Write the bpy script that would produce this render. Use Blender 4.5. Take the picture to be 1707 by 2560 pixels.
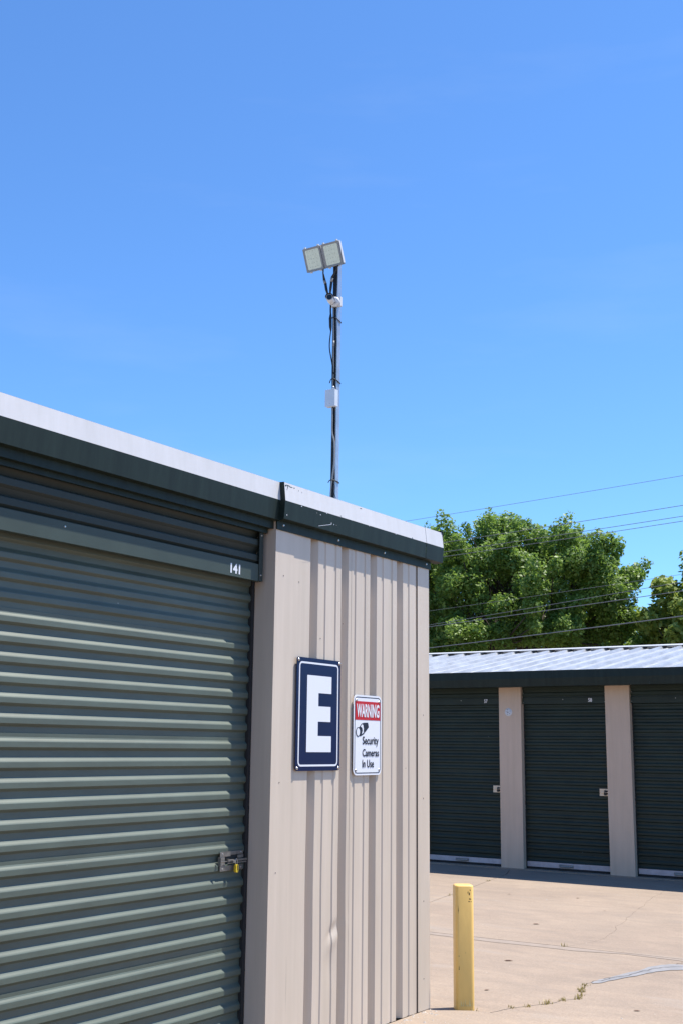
import bpy, bmesh, math, random
import numpy as np
from mathutils import Vector, Matrix
random.seed(7); rng = np.random.default_rng(7)
S = bpy.context.scene
COL = S.collection
for o in list(bpy.data.objects): bpy.data.objects.remove(o)

# ------------------------------------------------------------------ camera
cd = bpy.data.cameras.new('camera'); cam = bpy.data.objects.new('camera', cd); COL.objects.link(cam)
cd.sensor_fit = 'VERTICAL'; cd.sensor_height = 36.0; cd.lens = 2935.0 / 2560 * 36
cd.clip_start = 0.05; cd.clip_end = 2000
fw = Vector((-0.53952644, 0.81883167, 0.19602531)); rt = Vector((0.83623217, 0.54825655, 0.01142477)); up = Vector((0.09811719, -0.17008663, 0.98053228))
M4 = Matrix(((rt.x, up.x, -fw.x, 0), (rt.y, up.y, -fw.y, 0), (rt.z, up.z, -fw.z, 1.5218), (0, 0, 0, 1)))
cam.matrix_world = M4
S.camera = cam

# ------------------------------------------------------------------ sky, sun, exposure
SUN = Vector((1.0, 1.1, 3.49)).normalized()
elev = math.asin(SUN.z); azim = math.atan2(SUN.x, SUN.y)
W = bpy.data.worlds.new('World'); S.world = W; W.use_nodes = True
wn = W.node_tree; wn.nodes.clear()
sky = wn.nodes.new('ShaderNodeTexSky'); sky.sky_type = 'NISHITA'; sky.sun_disc = False
sky.sun_elevation = elev; sky.sun_rotation = azim; sky.altitude = 200; sky.air_density = 1.0; sky.dust_density = 0.25; sky.ozone_density = 3.0
bg = wn.nodes.new('ShaderNodeBackground'); bg.inputs['Strength'].default_value = 0.10
wo = wn.nodes.new('ShaderNodeOutputWorld')
# very thin high cirrus wisps
tc = wn.nodes.new('ShaderNodeTexCoord'); mp = wn.nodes.new('ShaderNodeMapping'); mp.inputs['Scale'].default_value = (2.2, 2.2, 11.0)
mp.inputs['Rotation'].default_value = (0.12, 0.16, 0.3)
nz = wn.nodes.new('ShaderNodeTexNoise'); nz.inputs['Scale'].default_value = 1.6; nz.inputs['Detail'].default_value = 6; nz.inputs['Roughness'].default_value = 0.55
rp = wn.nodes.new('ShaderNodeValToRGB'); rp.color_ramp.elements[0].position = 0.54; rp.color_ramp.elements[1].position = 0.8
rp.color_ramp.elements[0].color = (0, 0, 0, 1); rp.color_ramp.elements[1].color = (0.05, 0.05, 0.05, 1)
mx = wn.nodes.new('ShaderNodeMix'); mx.data_type = 'RGBA'; mx.inputs[7].default_value = (6.2, 6.6, 7.0, 1)
L = wn.links.new
L(tc.outputs['Generated'], mp.inputs[0]); L(mp.outputs[0], nz.inputs[0]); L(nz.outputs[0], rp.inputs[0]); L(rp.outputs[0], mx.inputs[0])
tint = wn.nodes.new('ShaderNodeMix'); tint.data_type = 'RGBA'; tint.blend_type = 'MULTIPLY'; tint.inputs[0].default_value = 1.0
tint.inputs[7].default_value = (0.68, 1.035, 1.40, 1)
L(sky.outputs[0], tint.inputs[6]); L(tint.outputs[2], mx.inputs[6]); L(mx.outputs[2], bg.inputs[0]); L(bg.outputs[0], wo.inputs[0])

sd = bpy.data.lights.new('sun', 'SUN'); sd.energy = 5.0; sd.angle = math.radians(0.53); sd.color = (1.0, 0.945, 0.86)
so = bpy.data.objects.new('sun', sd); COL.objects.link(so); so.location = SUN * 50
so.rotation_euler = SUN.to_track_quat('Z', 'Y').to_euler()
S.render.engine = 'CYCLES'
S.view_settings.view_transform = 'Standard'; S.view_settings.look = 'None'; S.view_settings.gamma = 1.0
S.view_settings.use_curve_mapping = False
S.view_settings.exposure = 0.713
S.cycles.max_bounces = 8; S.cycles.transparent_max_bounces = 8

# ------------------------------------------------------------------ helpers
def tag(o, label=None, cat=None, group=None, kind=None):
    if label: o['label'] = label
    if cat: o['category'] = cat
    if group: o['group'] = group
    if kind: o['kind'] = kind
    return o
def empty(name, loc=(0, 0, 0), parent=None):
    o = bpy.data.objects.new(name, None); COL.objects.link(o); o.empty_display_size = 0.1
    o.location = loc
    if parent: attach(o, parent)
    return o
def wloc(o):
    v = Vector(o.location); p = o.parent
    while p: v = v + Vector(p.location); p = p.parent
    return v
def attach(o, parent):
    o.parent = parent; o.location = Vector(o.location) - wloc(parent)
class MB:
    """collects faces (world coordinates) for ONE mesh object"""
    def __init__(s): s.v = []; s.f = []; s.m = []; s.mi = 0; s.sm = []; s.smooth = False
    def mat(s, i): s.mi = i; return s
    def add(s, vs, fs):
        b = len(s.v); s.v += [tuple(v) for v in vs]
        for f in fs: s.f.append([b + i for i in f]); s.m.append(s.mi); s.sm.append(s.smooth)
        return s
    def box(s, x0, x1, y0, y1, z0, z1):
        x0, x1 = min(x0, x1), max(x0, x1); y0, y1 = min(y0, y1), max(y0, y1); z0, z1 = min(z0, z1), max(z0, z1)
        v = [(x, y, z) for x in (x0, x1) for y in (y0, y1) for z in (z0, z1)]
        return s.add(v, [(0, 1, 3, 2), (4, 6, 7, 5), (0, 4, 5, 1), (2, 3, 7, 6), (0, 2, 6, 4), (1, 5, 7, 3)])
    def fbox(s, F, s0, s1, d0, d1, z0, z1):      # box in a facade frame
        v = [F(a, d, z) for a in (s0, s1) for d in (d0, d1) for z in (z0, z1)]
        return s.add(v, [(0, 1, 3, 2), (4, 6, 7, 5), (0, 4, 5, 1), (2, 3, 7, 6), (0, 2, 6, 4), (1, 5, 7, 3)])
    def sweep(s, prof, a, b, closed=False):       # prof points given by function-free lists of 3d at both ends
        n = len(prof[0]); A, B = prof
        fs = [(i, i + 1, n + i + 1, n + i) for i in range(n - 1)]
        if closed: fs.append((n - 1, 0, n, 2 * n - 1))
        s.add(list(A) + list(B), fs)
        if closed and a: s.add(list(A), [tuple(range(n))])
        if closed and b: s.add(list(B), [tuple(range(n))])
        return s
    def tube(s, pts, r, n=8, caps=True):
        pts = [Vector(p) for p in pts]; rs = r if isinstance(r, (list, tuple)) else [r] * len(pts)
        rings = []; ref = Vector((0, 0, 1))
        d0 = (pts[1] - pts[0]).normalized()
        if abs(d0.dot(ref)) > 0.9: ref = Vector((1, 0, 0))
        nrm = d0.cross(ref).normalized()
        for i, p in enumerate(pts):
            d = (pts[min(i + 1, len(pts) - 1)] - pts[max(i - 1, 0)]).normalized()
            nrm = (nrm - d * nrm.dot(d)).normalized(); bn = d.cross(nrm)
            rings.append([p + (nrm * math.cos(2 * math.pi * k / n) + bn * math.sin(2 * math.pi * k / n)) * rs[i] for k in range(n)])
        vs = [v for q in rings for v in q]
        fs = [(i * n + k, i * n + (k + 1) % n, (i + 1) * n + (k + 1) % n, (i + 1) * n + k) for i in range(len(pts) - 1) for k in range(n)]
        sm = s.smooth; s.smooth = True; s.add(vs, fs); s.smooth = sm
        if caps: s.add(rings[0], [tuple(range(n))]); s.add(rings[-1], [tuple(range(n))])
        return s
    def build(s, name, mats, parent=None, bevel=0, origin=None):
        me = bpy.data.meshes.new(name)
        o = bpy.data.objects.new(name, me); COL.objects.link(o)
        if origin is not None: o.location = origin
        elif parent is None and s.v:
            a = np.array(s.v); o.location = ((a[:, 0].min() + a[:, 0].max()) / 2, (a[:, 1].min() + a[:, 1].max()) / 2, a[:, 2].min())
        if parent:
            if origin is None:
                a = np.array(s.v); o.location = a.mean(0)
            wl = Vector(o.location); attach(o, parent)
        else: wl = Vector(o.location)
        me.from_pydata([tuple(Vector(v) - wl) for v in s.v], [], s.f)
        if not isinstance(mats, (list, tuple)): mats = [mats]
        for m in mats: me.materials.append(m)
        me.polygons.foreach_set('material_index', s.m); me.polygons.foreach_set('use_smooth', s.sm)
        bm = bmesh.new(); bm.from_mesh(me); bmesh.ops.remove_doubles(bm, verts=bm.verts, dist=1e-6)
        bmesh.ops.recalc_face_normals(bm, faces=bm.faces); bm.to_mesh(me); bm.free(); me.update()
        if bevel:
            b = o.modifiers.new('bevel', 'BEVEL'); b.width = bevel; b.segments = 2; b.limit_method = 'ANGLE'; b.angle_limit = math.radians(50)
        return o
def copy_thing(o, dv, parent=None, top=True):
    c = o.copy(); COL.objects.link(c)
    if parent: c.parent = parent
    if top: c.location = Vector(o.location) + Vector(dv)
    for ch in list(o.children): copy_thing(ch, dv, c, False)
    return c
def spline(P, k=6):
    P = [Vector(p) for p in P]; out = []
    for i in range(len(P) - 1):
        a, b, c, d = P[max(i - 1, 0)], P[i], P[i + 1], P[min(i + 2, len(P) - 1)]
        for t in [j / k for j in range(k)]:
            out.append(0.5 * ((2 * b) + (c - a) * t + (2 * a - 5 * b + 4 * c - d) * t * t + (3 * b - a - 3 * c + d) * t ** 3))
    return out + [P[-1]]

# ------------------------------------------------------------------ materials
PAINT = 0.88      # overall reflectance level of paints and sheets
def newmat(name, col, rough=0.5, metal=0.0, var=0.0, vscale=3.0, bump=0.0, bscale=40.0, stretch=(1, 1, 1), spec=0.5, coat=0.0, col2=None, speck=None, streak=None):
    col = tuple(c * PAINT for c in col)
    m = bpy.data.materials.new(name); m.use_nodes = True; nt = m.node_tree; n = nt.nodes; l = nt.links.new
    p = n['Principled BSDF']; p.inputs['Roughness'].default_value = rough; p.inputs['Metallic'].default_value = metal
    p.inputs['Specular IOR Level'].default_value = spec; p.inputs['Coat Weight'].default_value = coat; p.inputs['Coat Roughness'].default_value = 0.15
    p.inputs['Base Color'].default_value = (*col, 1)
    g = n.new('ShaderNodeNewGeometry'); mpn = n.new('ShaderNodeMapping'); l(g.outputs['Position'], mpn.inputs[0]); mpn.inputs['Scale'].default_value = stretch
    out = None
    if var > 0:
        t = n.new('ShaderNodeTexNoise'); t.inputs['Scale'].default_value = vscale; t.inputs['Detail'].default_value = 8; t.inputs['Roughness'].default_value = 0.62
        l(mpn.outputs[0], t.inputs[0]); r = n.new('ShaderNodeValToRGB'); l(t.outputs[0], r.inputs[0])
        c2 = col2 if col2 else tuple(c * (1 - var) for c in col); c1 = tuple(min(1, c * (1 + var * 0.6)) for c in col)
        r.color_ramp.elements[0].position = 0.32; r.color_ramp.elements[1].position = 0.7
        r.color_ramp.elements[0].color = (*c2, 1); r.color_ramp.elements[1].color = (*c1, 1); out = r.outputs[0]
    if streak:   # (scale, strength, stretch): dust streaks drawn out along one direction
        ms = n.new('ShaderNodeMapping'); l(g.outputs['Position'], ms.inputs[0]); ms.inputs['Scale'].default_value = streak[2]
        t = n.new('ShaderNodeTexNoise'); t.inputs['Scale'].default_value = streak[0]; t.inputs['Detail'].default_value = 6; t.inputs['Roughness'].default_value = 0.7; l(ms.outputs[0], t.inputs[0])
        r = n.new('ShaderNodeValToRGB'); l(t.outputs[0], r.inputs[0]); a_ = 1 - streak[1]; r.color_ramp.elements[0].color = (a_, a_, a_ * .98, 1); r.color_ramp.elements[1].color = (1 + streak[1] * .5,) * 3 + (1,)
        r.color_ramp.elements[0].position = 0.35; r.color_ramp.elements[1].position = 0.66
        k = n.new('ShaderNodeMix'); k.data_type = 'RGBA'; k.blend_type = 'MULTIPLY'; k.inputs[0].default_value = 1.0
        if out: l(out, k.inputs[6])
        else: k.inputs[6].default_value = (*col, 1)
        l(r.outputs[0], k.inputs[7]); out = k.outputs[2]
    if speck:    # (colour, scale, threshold): small chips, scuffs, spots
        sc, ss, th = speck
        t = n.new('ShaderNodeTexNoise'); t.inputs['Scale'].default_value = ss; t.inputs['Detail'].default_value = 3; l(g.outputs['Position'], t.inputs[0])
        r = n.new('ShaderNodeMapRange'); r.inputs[1].default_value = th; r.inputs[2].default_value = th + 0.03; l(t.outputs[0], r.inputs[0])
        k = n.new('ShaderNodeMix'); k.data_type = 'RGBA'; l(r.outputs[0], k.inputs[0])
        if out: l(out, k.inputs[6])
        else: k.inputs[6].default_value = (*col, 1)
        k.inputs[7].default_value = (*sc, 1); out = k.outputs[2]
    if out: l(out, p.inputs['Base Color'])
    if bump > 0:
        t = n.new('ShaderNodeTexNoise'); t.inputs['Scale'].default_value = bscale; t.inputs['Detail'].default_value = 5; l(mpn.outputs[0], t.inputs[0])
        b = n.new('ShaderNodeBump'); b.inputs['Strength'].default_value = 1.0; b.inputs['Distance'].default_value = bump; l(t.outputs[0], b.inputs['Height']); l(b.outputs[0], p.inputs['Normal'])
    return m
TAUPE = newmat('taupe painted steel', (0.66, 0.555, 0.45), 0.42, var=0.07, vscale=1.6, bump=0.0012, bscale=2.5, stretch=(1, 1, 0.35), speck=((0.30, 0.22, 0.16), 38, 0.80), streak=(14, .07, (1, 1, .05)))
TAUPE_PILLAR = newmat('taupe pillar paint', (0.66, 0.505, 0.385), 0.5, var=0.08, vscale=2.0, bump=0.001, bscale=3, stretch=(1, 1, 0.4), speck=((0.3, 0.22, 0.17), 30, 0.8), streak=(12, .08, (1, 1, .06)))
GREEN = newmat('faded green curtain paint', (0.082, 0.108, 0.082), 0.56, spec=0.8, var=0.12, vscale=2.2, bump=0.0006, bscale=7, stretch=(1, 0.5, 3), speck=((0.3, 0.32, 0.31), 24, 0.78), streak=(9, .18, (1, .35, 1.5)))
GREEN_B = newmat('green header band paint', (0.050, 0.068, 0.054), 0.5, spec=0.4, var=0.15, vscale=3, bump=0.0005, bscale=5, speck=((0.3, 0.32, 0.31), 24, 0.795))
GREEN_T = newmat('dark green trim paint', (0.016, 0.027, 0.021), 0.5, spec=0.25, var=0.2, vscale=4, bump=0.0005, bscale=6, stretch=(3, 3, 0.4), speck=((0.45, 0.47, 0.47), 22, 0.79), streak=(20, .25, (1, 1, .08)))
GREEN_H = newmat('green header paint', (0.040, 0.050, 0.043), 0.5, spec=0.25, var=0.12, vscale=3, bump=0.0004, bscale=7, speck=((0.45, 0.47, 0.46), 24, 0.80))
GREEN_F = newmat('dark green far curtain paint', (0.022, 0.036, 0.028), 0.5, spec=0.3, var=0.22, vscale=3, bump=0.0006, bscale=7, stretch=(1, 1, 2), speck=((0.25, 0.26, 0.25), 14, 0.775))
WHITE_T = newmat('white painted gutter face', (0.66, 0.65, 0.66), 0.4, var=0.05, vscale=3, bump=0.0008, bscale=3, speck=((0.12, 0.17, 0.16), 20, 0.80), streak=(16, .05, (1, 1, .1)))
GALV = newmat('galvanised steel', (0.55, 0.57, 0.60), 0.35, metal=0.7, var=0.18, vscale=14, bump=0.0004, bscale=30)
GALV_R = newmat('galvalume roof sheet', (0.50, 0.51, 0.52), 0.4, metal=0.5, var=0.25, vscale=5, bump=0.0008, bscale=12, stretch=(3, 0.6, 1), speck=((0.35, 0.38, 0.4), 18, 0.76))
ALU = newmat('aluminium bottom bar', (0.50, 0.50, 0.56), 0.45, metal=0.4, var=0.2, vscale=9)
DARK = newmat('dark interior', (0.02, 0.02, 0.02), 0.8)
NAVY = newmat('navy sign enamel', (0.003, 0.010, 0.060), 0.3, spec=0.25, var=0.1, vscale=4)
SWHITE = newmat('white sign sheeting', (0.80, 0.82, 0.88), 0.45)
BOLTD = newmat('weathered screw head', (0.16, 0.13, 0.11), 0.6)
RED = newmat('red sign ink', (0.52, 0.006, 0.012), 0.45)
BLACK = newmat('black ink', (0.008, 0.010, 0.025), 0.5)
BOLT = newmat('bolt steel', (0.6, 0.58, 0.55), 0.3, metal=0.8)
PLWHITE = newmat('white plastic', (0.72, 0.73, 0.75), 0.4, var=0.05)
BOXW = newmat('white painted steel box', (0.66, 0.70, 0.76), 0.4, var=0.06, vscale=20)
RUBBER = newmat('black cable jacket', (0.012, 0.012, 0.014), 0.5)
GREYCABLE = newmat('grey cable jacket', (0.32, 0.31, 0.30), 0.5)
HOUSING = newmat('grey cast aluminium housing', (0.30, 0.29, 0.28), 0.5, metal=0.2, var=0.1, vscale=30)
YEL = newmat('yellow bollard paint', (0.90, 0.575, 0.16), 0.45, var=0.13, vscale=5, bump=0.0015, bscale=25, stretch=(1, 1, 0.3), speck=((0.10, 0.07, 0.03), 17, 0.735))
YLOCK = newmat('yellow lock body', (0.75, 0.52, 0.03), 0.4)
BRASS = newmat('zinc yellow latch plate', (0.70, 0.62, 0.50), 0.4, metal=0.4, var=0.2, vscale=60)
DUST = newmat('pale joint dust', (0.315, 0.255, 0.208), 0.95, var=0.12, vscale=12)
STONE = newmat('pale stone crumb', (0.45, 0.40, 0.35), 0.9, var=0.3, vscale=30)
DRYLEAF = newmat('dry brown leaf', (0.12, 0.06, 0.03), 0.8)
SEAL = newmat('pale joint sealant', (0.27, 0.265, 0.27), 0.75, var=0.2, vscale=8)
BARK = newmat('tree bark', (0.06, 0.045, 0.035), 0.9, var=0.3, vscale=8, bump=0.02, bscale=12)
WIRE = newmat('weathered utility wire', (0.16, 0.16, 0.17), 0.5)
SOIL = newmat('dark joint filler', (0.06, 0.048, 0.038), 0.95, var=0.3, vscale=40)

def lens_mat():
    m = newmat('floodlight glass over LED reflector', (0.78, 0.80, 0.62), 0.2, var=0.12, vscale=60, coat=0.6)
    return m
LENS = lens_mat()
BLACKGLASS = newmat('black camera glass', (0.006, 0.007, 0.008), 0.08, spec=0.7)

def concrete():
    m = bpy.data.materials.new('sunlit tan concrete'); m.use_nodes = True; nt = m.node_tree; n = nt.nodes; l = nt.links.new; p = n['Principled BSDF']
    p.inputs['Roughness'].default_value = 0.85; p.inputs['Specular IOR Level'].default_value = 0.25
    g = n.new('ShaderNodeNewGeometry')
    def noise(s, d=8, r=0.6, st=(1, 1, 1), dist=0.0):
        mpn = n.new('ShaderNodeMapping'); mpn.inputs['Scale'].default_value = st; l(g.outputs['Position'], mpn.inputs[0])
        t = n.new('ShaderNodeTexNoise'); t.inputs['Scale'].default_value = s; t.inputs['Detail'].default_value = d; t.inputs['Roughness'].default_value = r; t.inputs['Distortion'].default_value = dist
        l(mpn.outputs[0], t.inputs[0]); return t.outputs[0]
    def ramp(s, a, b, ca, cb):
        r = n.new('ShaderNodeValToRGB'); l(s, r.inputs[0]); r.color_ramp.elements[0].position = a; r.color_ramp.elements[1].position = b
        r.color_ramp.elements[0].color = ca; r.color_ramp.elements[1].color = cb; return r.outputs[0]
    def mixc(f, a, b, mode='MIX'):
        k = n.new('ShaderNodeMix'); k.data_type = 'RGBA'; k.blend_type = mode
        for s, i in ((f, 0), (a, 6), (b, 7)):
            if hasattr(s, 'links'): l(s, k.inputs[i])
            else: k.inputs[i].default_value = s
        return k.outputs[2]
    c = ramp(noise(0.55, 6), 0.35, 0.68, (0.282, 0.219, 0.170, 1), (0.34, 0.266, 0.204, 1))
    c = mixc(0.75, c, ramp(noise(3.5, 9, 0.65, (0.55, 1.5, 1), 0.6), 0.3, 0.72, (0.80, 0.82, 0.84, 1), (1.10, 1.09, 1.07, 1)), 'MULTIPLY')
    c = mixc(0.9, c, ramp(noise(70, 4), 0.3, 0.7, (0.86, 0.86, 0.86, 1), (1.12, 1.12, 1.12, 1)), 'MULTIPLY')
    c = mixc(ramp(noise(1.1, 5, 0.5, (0.5, 1.6, 1), 1.2), 0.60, 0.72, (0, 0, 0, 1), (0.55, 0.55, 0.55, 1)), c, (0.30, 0.262, 0.228, 1))
    c = mixc(ramp(noise(0.9, 7, 0.7, (0.6, 1.3, 1), 1.0), 0.28, 0.46, (0.5, 0.5, 0.5, 1), (0, 0, 0, 1)), c, (0.225, 0.185, 0.155, 1))
    c = mixc(ramp(noise(9, 6, 0.7, (0.4, 1.6, 1)), 0.62, 0.74, (0, 0, 0, 1), (0.45, 0.45, 0.45, 1)), c, (0.20, 0.165, 0.14, 1))
    c = mixc(ramp(noise(26, 3), 0.72, 0.76, (0, 0, 0, 1), (0.8, 0.8, 0.8, 1)), c, (0.50, 0.44, 0.37, 1))
    c = mixc(ramp(noise(33, 2, 0.5, (1, 1.3, 1)), 0.745, 0.77, (0, 0, 0, 1), (0.7, 0.7, 0.7, 1)), c, (0.12, 0.085, 0.06, 1))
    l(c, p.inputs['Base Color'])
    b = n.new('ShaderNodeBump'); b.inputs['Distance'].default_value = 0.004; l(noise(45, 7, 0.7), b.inputs['Height']); l(b.outputs[0], p.inputs['Normal'])
    return m
CONC = concrete()
GROUND = newmat('gravelly ground', (0.24, 0.20, 0.15), 0.95, var=0.3, vscale=0.8, bump=0.01, bscale=20)

BOUNCE_LANE = newmat('brown bounce lane', (0.23, 0.15, 0.095), 0.9, var=0.3, vscale=3, bump=0.004, bscale=60)  # brown chosen to dim and warm the light bounced onto the near door
LATCH = newmat('dull latch steel', (0.26, 0.24, 0.22), 0.4, metal=0.6, var=0.3, vscale=40)

def leafmat(name, c1, c2, tr):
    m = bpy.data.materials.new(name); m.use_nodes = True; nt = m.node_tree; n = nt.nodes; l = nt.links.new; p = n['Principled BSDF']
    g = n.new('ShaderNodeNewGeometry'); r = n.new('ShaderNodeValToRGB'); l(g.outputs['Random Per Island'], r.inputs[0])
    r.color_ramp.elements[0].color = (*c1, 1); r.color_ramp.elements[1].color = (*c2, 1)
    t = n.new('ShaderNodeTexNoise'); t.inputs['Scale'].default_value = 0.9; t.inputs['Detail'].default_value = 3; l(g.outputs['Position'], t.inputs[0])
    r2 = n.new('ShaderNodeValToRGB'); l(t.outputs[0], r2.inputs[0]); r2.color_ramp.elements[0].position = 0.35; r2.color_ramp.elements[1].position = 0.65
    r2.color_ramp.elements[0].color = (0.75, 0.8, 0.8, 1); r2.color_ramp.elements[1].color = (1.15, 1.12, 1.0, 1)
    k = n.new('ShaderNodeMix'); k.data_type = 'RGBA'; k.blend_type = 'MULTIPLY'; k.inputs[0].default_value = 1; l(r.outputs[0], k.inputs[6]); l(r2.outputs[0], k.inputs[7])
    l(k.outputs[2], p.inputs['Base Color']); p.inputs['Roughness'].default_value = 0.5; p.inputs['Specular IOR Level'].default_value = 0.35
    ts = n.new('ShaderNodeBsdfTranslucent'); ts.inputs[0].default_value = (*tr, 1); ms = n.new('ShaderNodeMixShader'); ms.inputs[0].default_value = 0.35
    l(p.outputs[0], ms.inputs[1]); l(ts.outputs[0], ms.inputs[2]); l(ms.outputs[0], n['Material Output'].inputs[0]); return m
LEAF1 = leafmat('oak leaves', (0.06, 0.12, 0.022), (0.22, 0.31, 0.07), (0.30, 0.46, 0.08))
LEAF2 = leafmat('sycamore leaves', (0.12, 0.18, 0.03), (0.36, 0.42, 0.10), (0.40, 0.50, 0.09))
WEED = leafmat('weed blades', (0.24, 0.21, 0.08), (0.50, 0.38, 0.18), (0.35, 0.30, 0.10))

# ------------------------------------------------------------------ facade frames
XF, Y0, Y1, YF, GZ = -3.62, 4.872, 6.505, 14.607, -0.023
FE = lambda s, d, z: (XF - d, s, z)          # near building: s runs away from the camera, d goes into the wall
FF = lambda s, d, z: (s, YF + d, z)          # far building

# ------------------------------------------------------------------ ground and pavement
g = MB(); g.add([(-600, -600, -0.16), (600, -600, -0.16), (600, 600, -0.16), (-600, 600, -0.16)], [(0, 1, 2, 3)])
tag(g.build('ground', GROUND), 'flat ground reaching to the horizon beyond the storage buildings', 'ground', kind='structure')
pave = empty('concrete_pavement', (0, 8, GZ)); tag(pave, 'sunlit tan concrete pavement with joints and weedy cracks', 'pavement', kind='structure')
def jag(P, amp, n, seed):
    r = random.Random(seed); out = []
    for i in range(len(P) - 1):
        a, b = Vector((*P[i], 0)), Vector((*P[i + 1], 0)); d = (b - a); k = max(1, int(d.length * n)); nr = Vector((-d.y, d.x, 0)).normalized()
        for j in range(k):
            out.append(tuple((a + d * j / k + nr * r.uniform(-amp, amp) * (0 if (i == 0 and j == 0) else 1))[:2]))
    out.append(P[-1]); return out
def offs(line, w):
    out = []
    for i, p in enumerate(line):
        a = Vector(line[max(i - 1, 0)]); b = Vector(line[min(i + 1, len(line) - 1)]); d = (b - a).normalized(); out.append((p[0] - d.y * w, p[1] + d.x * w))
    return out
def slab(name, poly, zt=GZ, th=0.1, mat=CONC):
    bm = bmesh.new(); vs = [bm.verts.new((x, y, zt)) for x, y in poly]; f = bm.faces.new(vs)
    r = bmesh.ops.extrude_face_region(bm, geom=[f]); nv = [e for e in r['geom'] if isinstance(e, bmesh.types.BMVert)]
    for v in nv: v.co.z = zt - th
    bmesh.ops.triangulate(bm, faces=[q for q in bm.faces if len(q.verts) > 4]); bmesh.ops.recalc_face_normals(bm, faces=bm.faces)
    me = bpy.data.meshes.new(name); cx = sum(p[0] for p in poly) / len(poly); cy = sum(p[1] for p in poly) / len(poly)
    bmesh.ops.translate(bm, verts=bm.verts, vec=(-cx, -cy, -zt)); bm.to_mesh(me); bm.free(); me.materials.append(mat)
    o = bpy.data.objects.new(name, me); COL.objects.link(o); o.location = (cx, cy, zt); attach(o, pave); return o
YJ = 9.24
weed = jag([(-3.39, 6.60), (-3.36, 6.62), (-3.28, 6.92), (-3.22, 7.015), (-3.165, 7.144), (-3.112, 7.307), (-3.055, 7.413), (-3.15, 7.705), (-3.189, 7.922), (-3.141, 8.295), (-3.02, 8.788), (-2.86, YJ)], 0.012, 16, 1)
diag = jag([(-5.62, YJ), (-6.098, 10.959), (-6.368, 12.448), (-6.65, 13.918), (-6.9, 14.56)], 0.006, 4, 2)
upc = jag([(-3.90, YJ), (-3.82, 9.6), (-3.80, 9.85), (-3.964, 10.549), (-4.068, 11.139), (-4.227, 11.918), (-4.429, 12.976), (-4.6, 14.56)], 0.02, 6, 3)
apr = [(-3.62, 6.475), (-3.56, 6.50), (-3.485, 6.552), (-3.392, 6.612), (-3.30, 6.632), (-3.23, 6.62), (-3.124, 6.552), (-3.012, 6.48), (-2.75, 6.36), (-2.2, 6.22), (-1.2, 6.2), (9, 6.3)]
aprj = jag(apr, 0.004, 14, 4)
g1 = 0.004; gj = 0.011
# behind / left of the weed crack (its near edge hides under the apron)
slab('slab', [(-14, 6.35), (-3.41, 6.35)] + offs(weed, g1) + [(-14, YJ - gj)])
slab('slab', offs(weed, -g1)[::-1] + [(-3.37, 6.30), (9, 6.1), (9, YJ - gj)])
slab('slab', [(-14, YJ + gj)] + [(diag[0][0] - g1 * 2, YJ + gj)] + offs(diag, g1)[1:] + [(-14, 14.56)])
slab('slab', offs(diag, -g1)[::-1][:-1] + [(diag[0][0] + g1, YJ + gj), (upc[0][0] - .002, YJ + gj)] + offs(upc, 0.0012)[1:])
slab('slab', offs(upc, -0.0012)[::-1][:-1] + [(upc[0][0] + .003, YJ + gj), (9, YJ + gj), (9, 14.56)])
slab('apron_slab', [(-3.62 + .006, 5.3)] + aprj + [(9, 5.3)], zt=0.0, th=0.1)
slab('apron_slab', [(-3.62 + .006, -9), (-3.62 + .006, 5.292), (-3.05, 5.292), (-3.05, -9)], zt=0.0, th=0.1)
slab('unseen_bounce_lane', [(-3.04, -9), (-3.04, 5.292), (9, 5.292), (9, -9)], zt=-0.012, th=0.1, mat=BOUNCE_LANE)  # lane added out of view to cut ground bounce on the near door
slab('unseen_bounce_lane', [(-3.04, -24), (-3.04, -9.01), (9, -9.01), (9, -24)], zt=-0.012, th=0.1, mat=BOUNCE_LANE)  # rest of the added lane, also out of view
slab('foundation', [(-14, 14.57), (9, 14.57), (9, 23), (-14, 23)], zt=GZ + 0.012, th=0.1)
s_ = MB(); s_.box(-14, 9, -9, 23, -0.13, -0.045); s_.build('joint_bed', SOIL, pave)
# pale sealant smeared over the crack on the right
sm = MB()
top = [(-3.19, 7.96), (-3.15, 8.2), (-3.08, 8.55), (-3.03, 8.85), (-2.9, 9.0), (-2.6, 9.12)]
bot = [(-3.16, 7.93), (-3.10, 8.08), (-3.02, 8.36), (-2.95, 8.60), (-2.82, 8.80), (-2.5, 8.98)]
top = spline([(*p, 0) for p in top], 5); bot = spline([(*p, 0) for p in bot], 5)
rr = random.Random(5)
sm.add([(p.x + rr.uniform(-.008, .008), p.y + rr.uniform(-.012, .012), GZ + 0.0035) for p in top + bot], [(i, i + 1, len(top) + i + 1, len(top) + i) for i in range(len(top) - 1)])
sm.build('sealant_patch', SEAL, pave)
ck = MB(); cl = spline([(-3.185, 7.955, 0), (-3.13, 8.13, 0), (-3.06, 8.40, 0), (-3.00, 8.70, 0), (-2.87, 8.90, 0), (-2.55, 9.06, 0)], 6); cl = [(p.x + rr.uniform(-.012, .012), p.y + rr.uniform(-.02, .02)) for p in cl]
c1, c2 = offs(cl, .0022), offs(cl, -.0022); ck.add([(x, y, GZ + .0062) for x, y in c1 + c2], [(i, i + 1, len(c1) + i + 1, len(c1) + i) for i in range(len(c1) - 1)]); ck.build('crack_line', SOIL, pave)
# pale dust washed along the near side of the long joint
db_ = MB(); xs = [-13.9 + .35 * k for k in range(65)]; lo_ = [(x, YJ - .03 - rr.uniform(.02, .16)) for x in xs]
db_.add([(x, YJ - .014, GZ + .0022) for x in xs] + [(x, y, GZ + .0022) for x, y in lo_], [(i, i + 1, len(xs) + i + 1, len(xs) + i) for i in range(len(xs) - 1)]); db_.build('joint_dust', DUST, pave)

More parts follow.
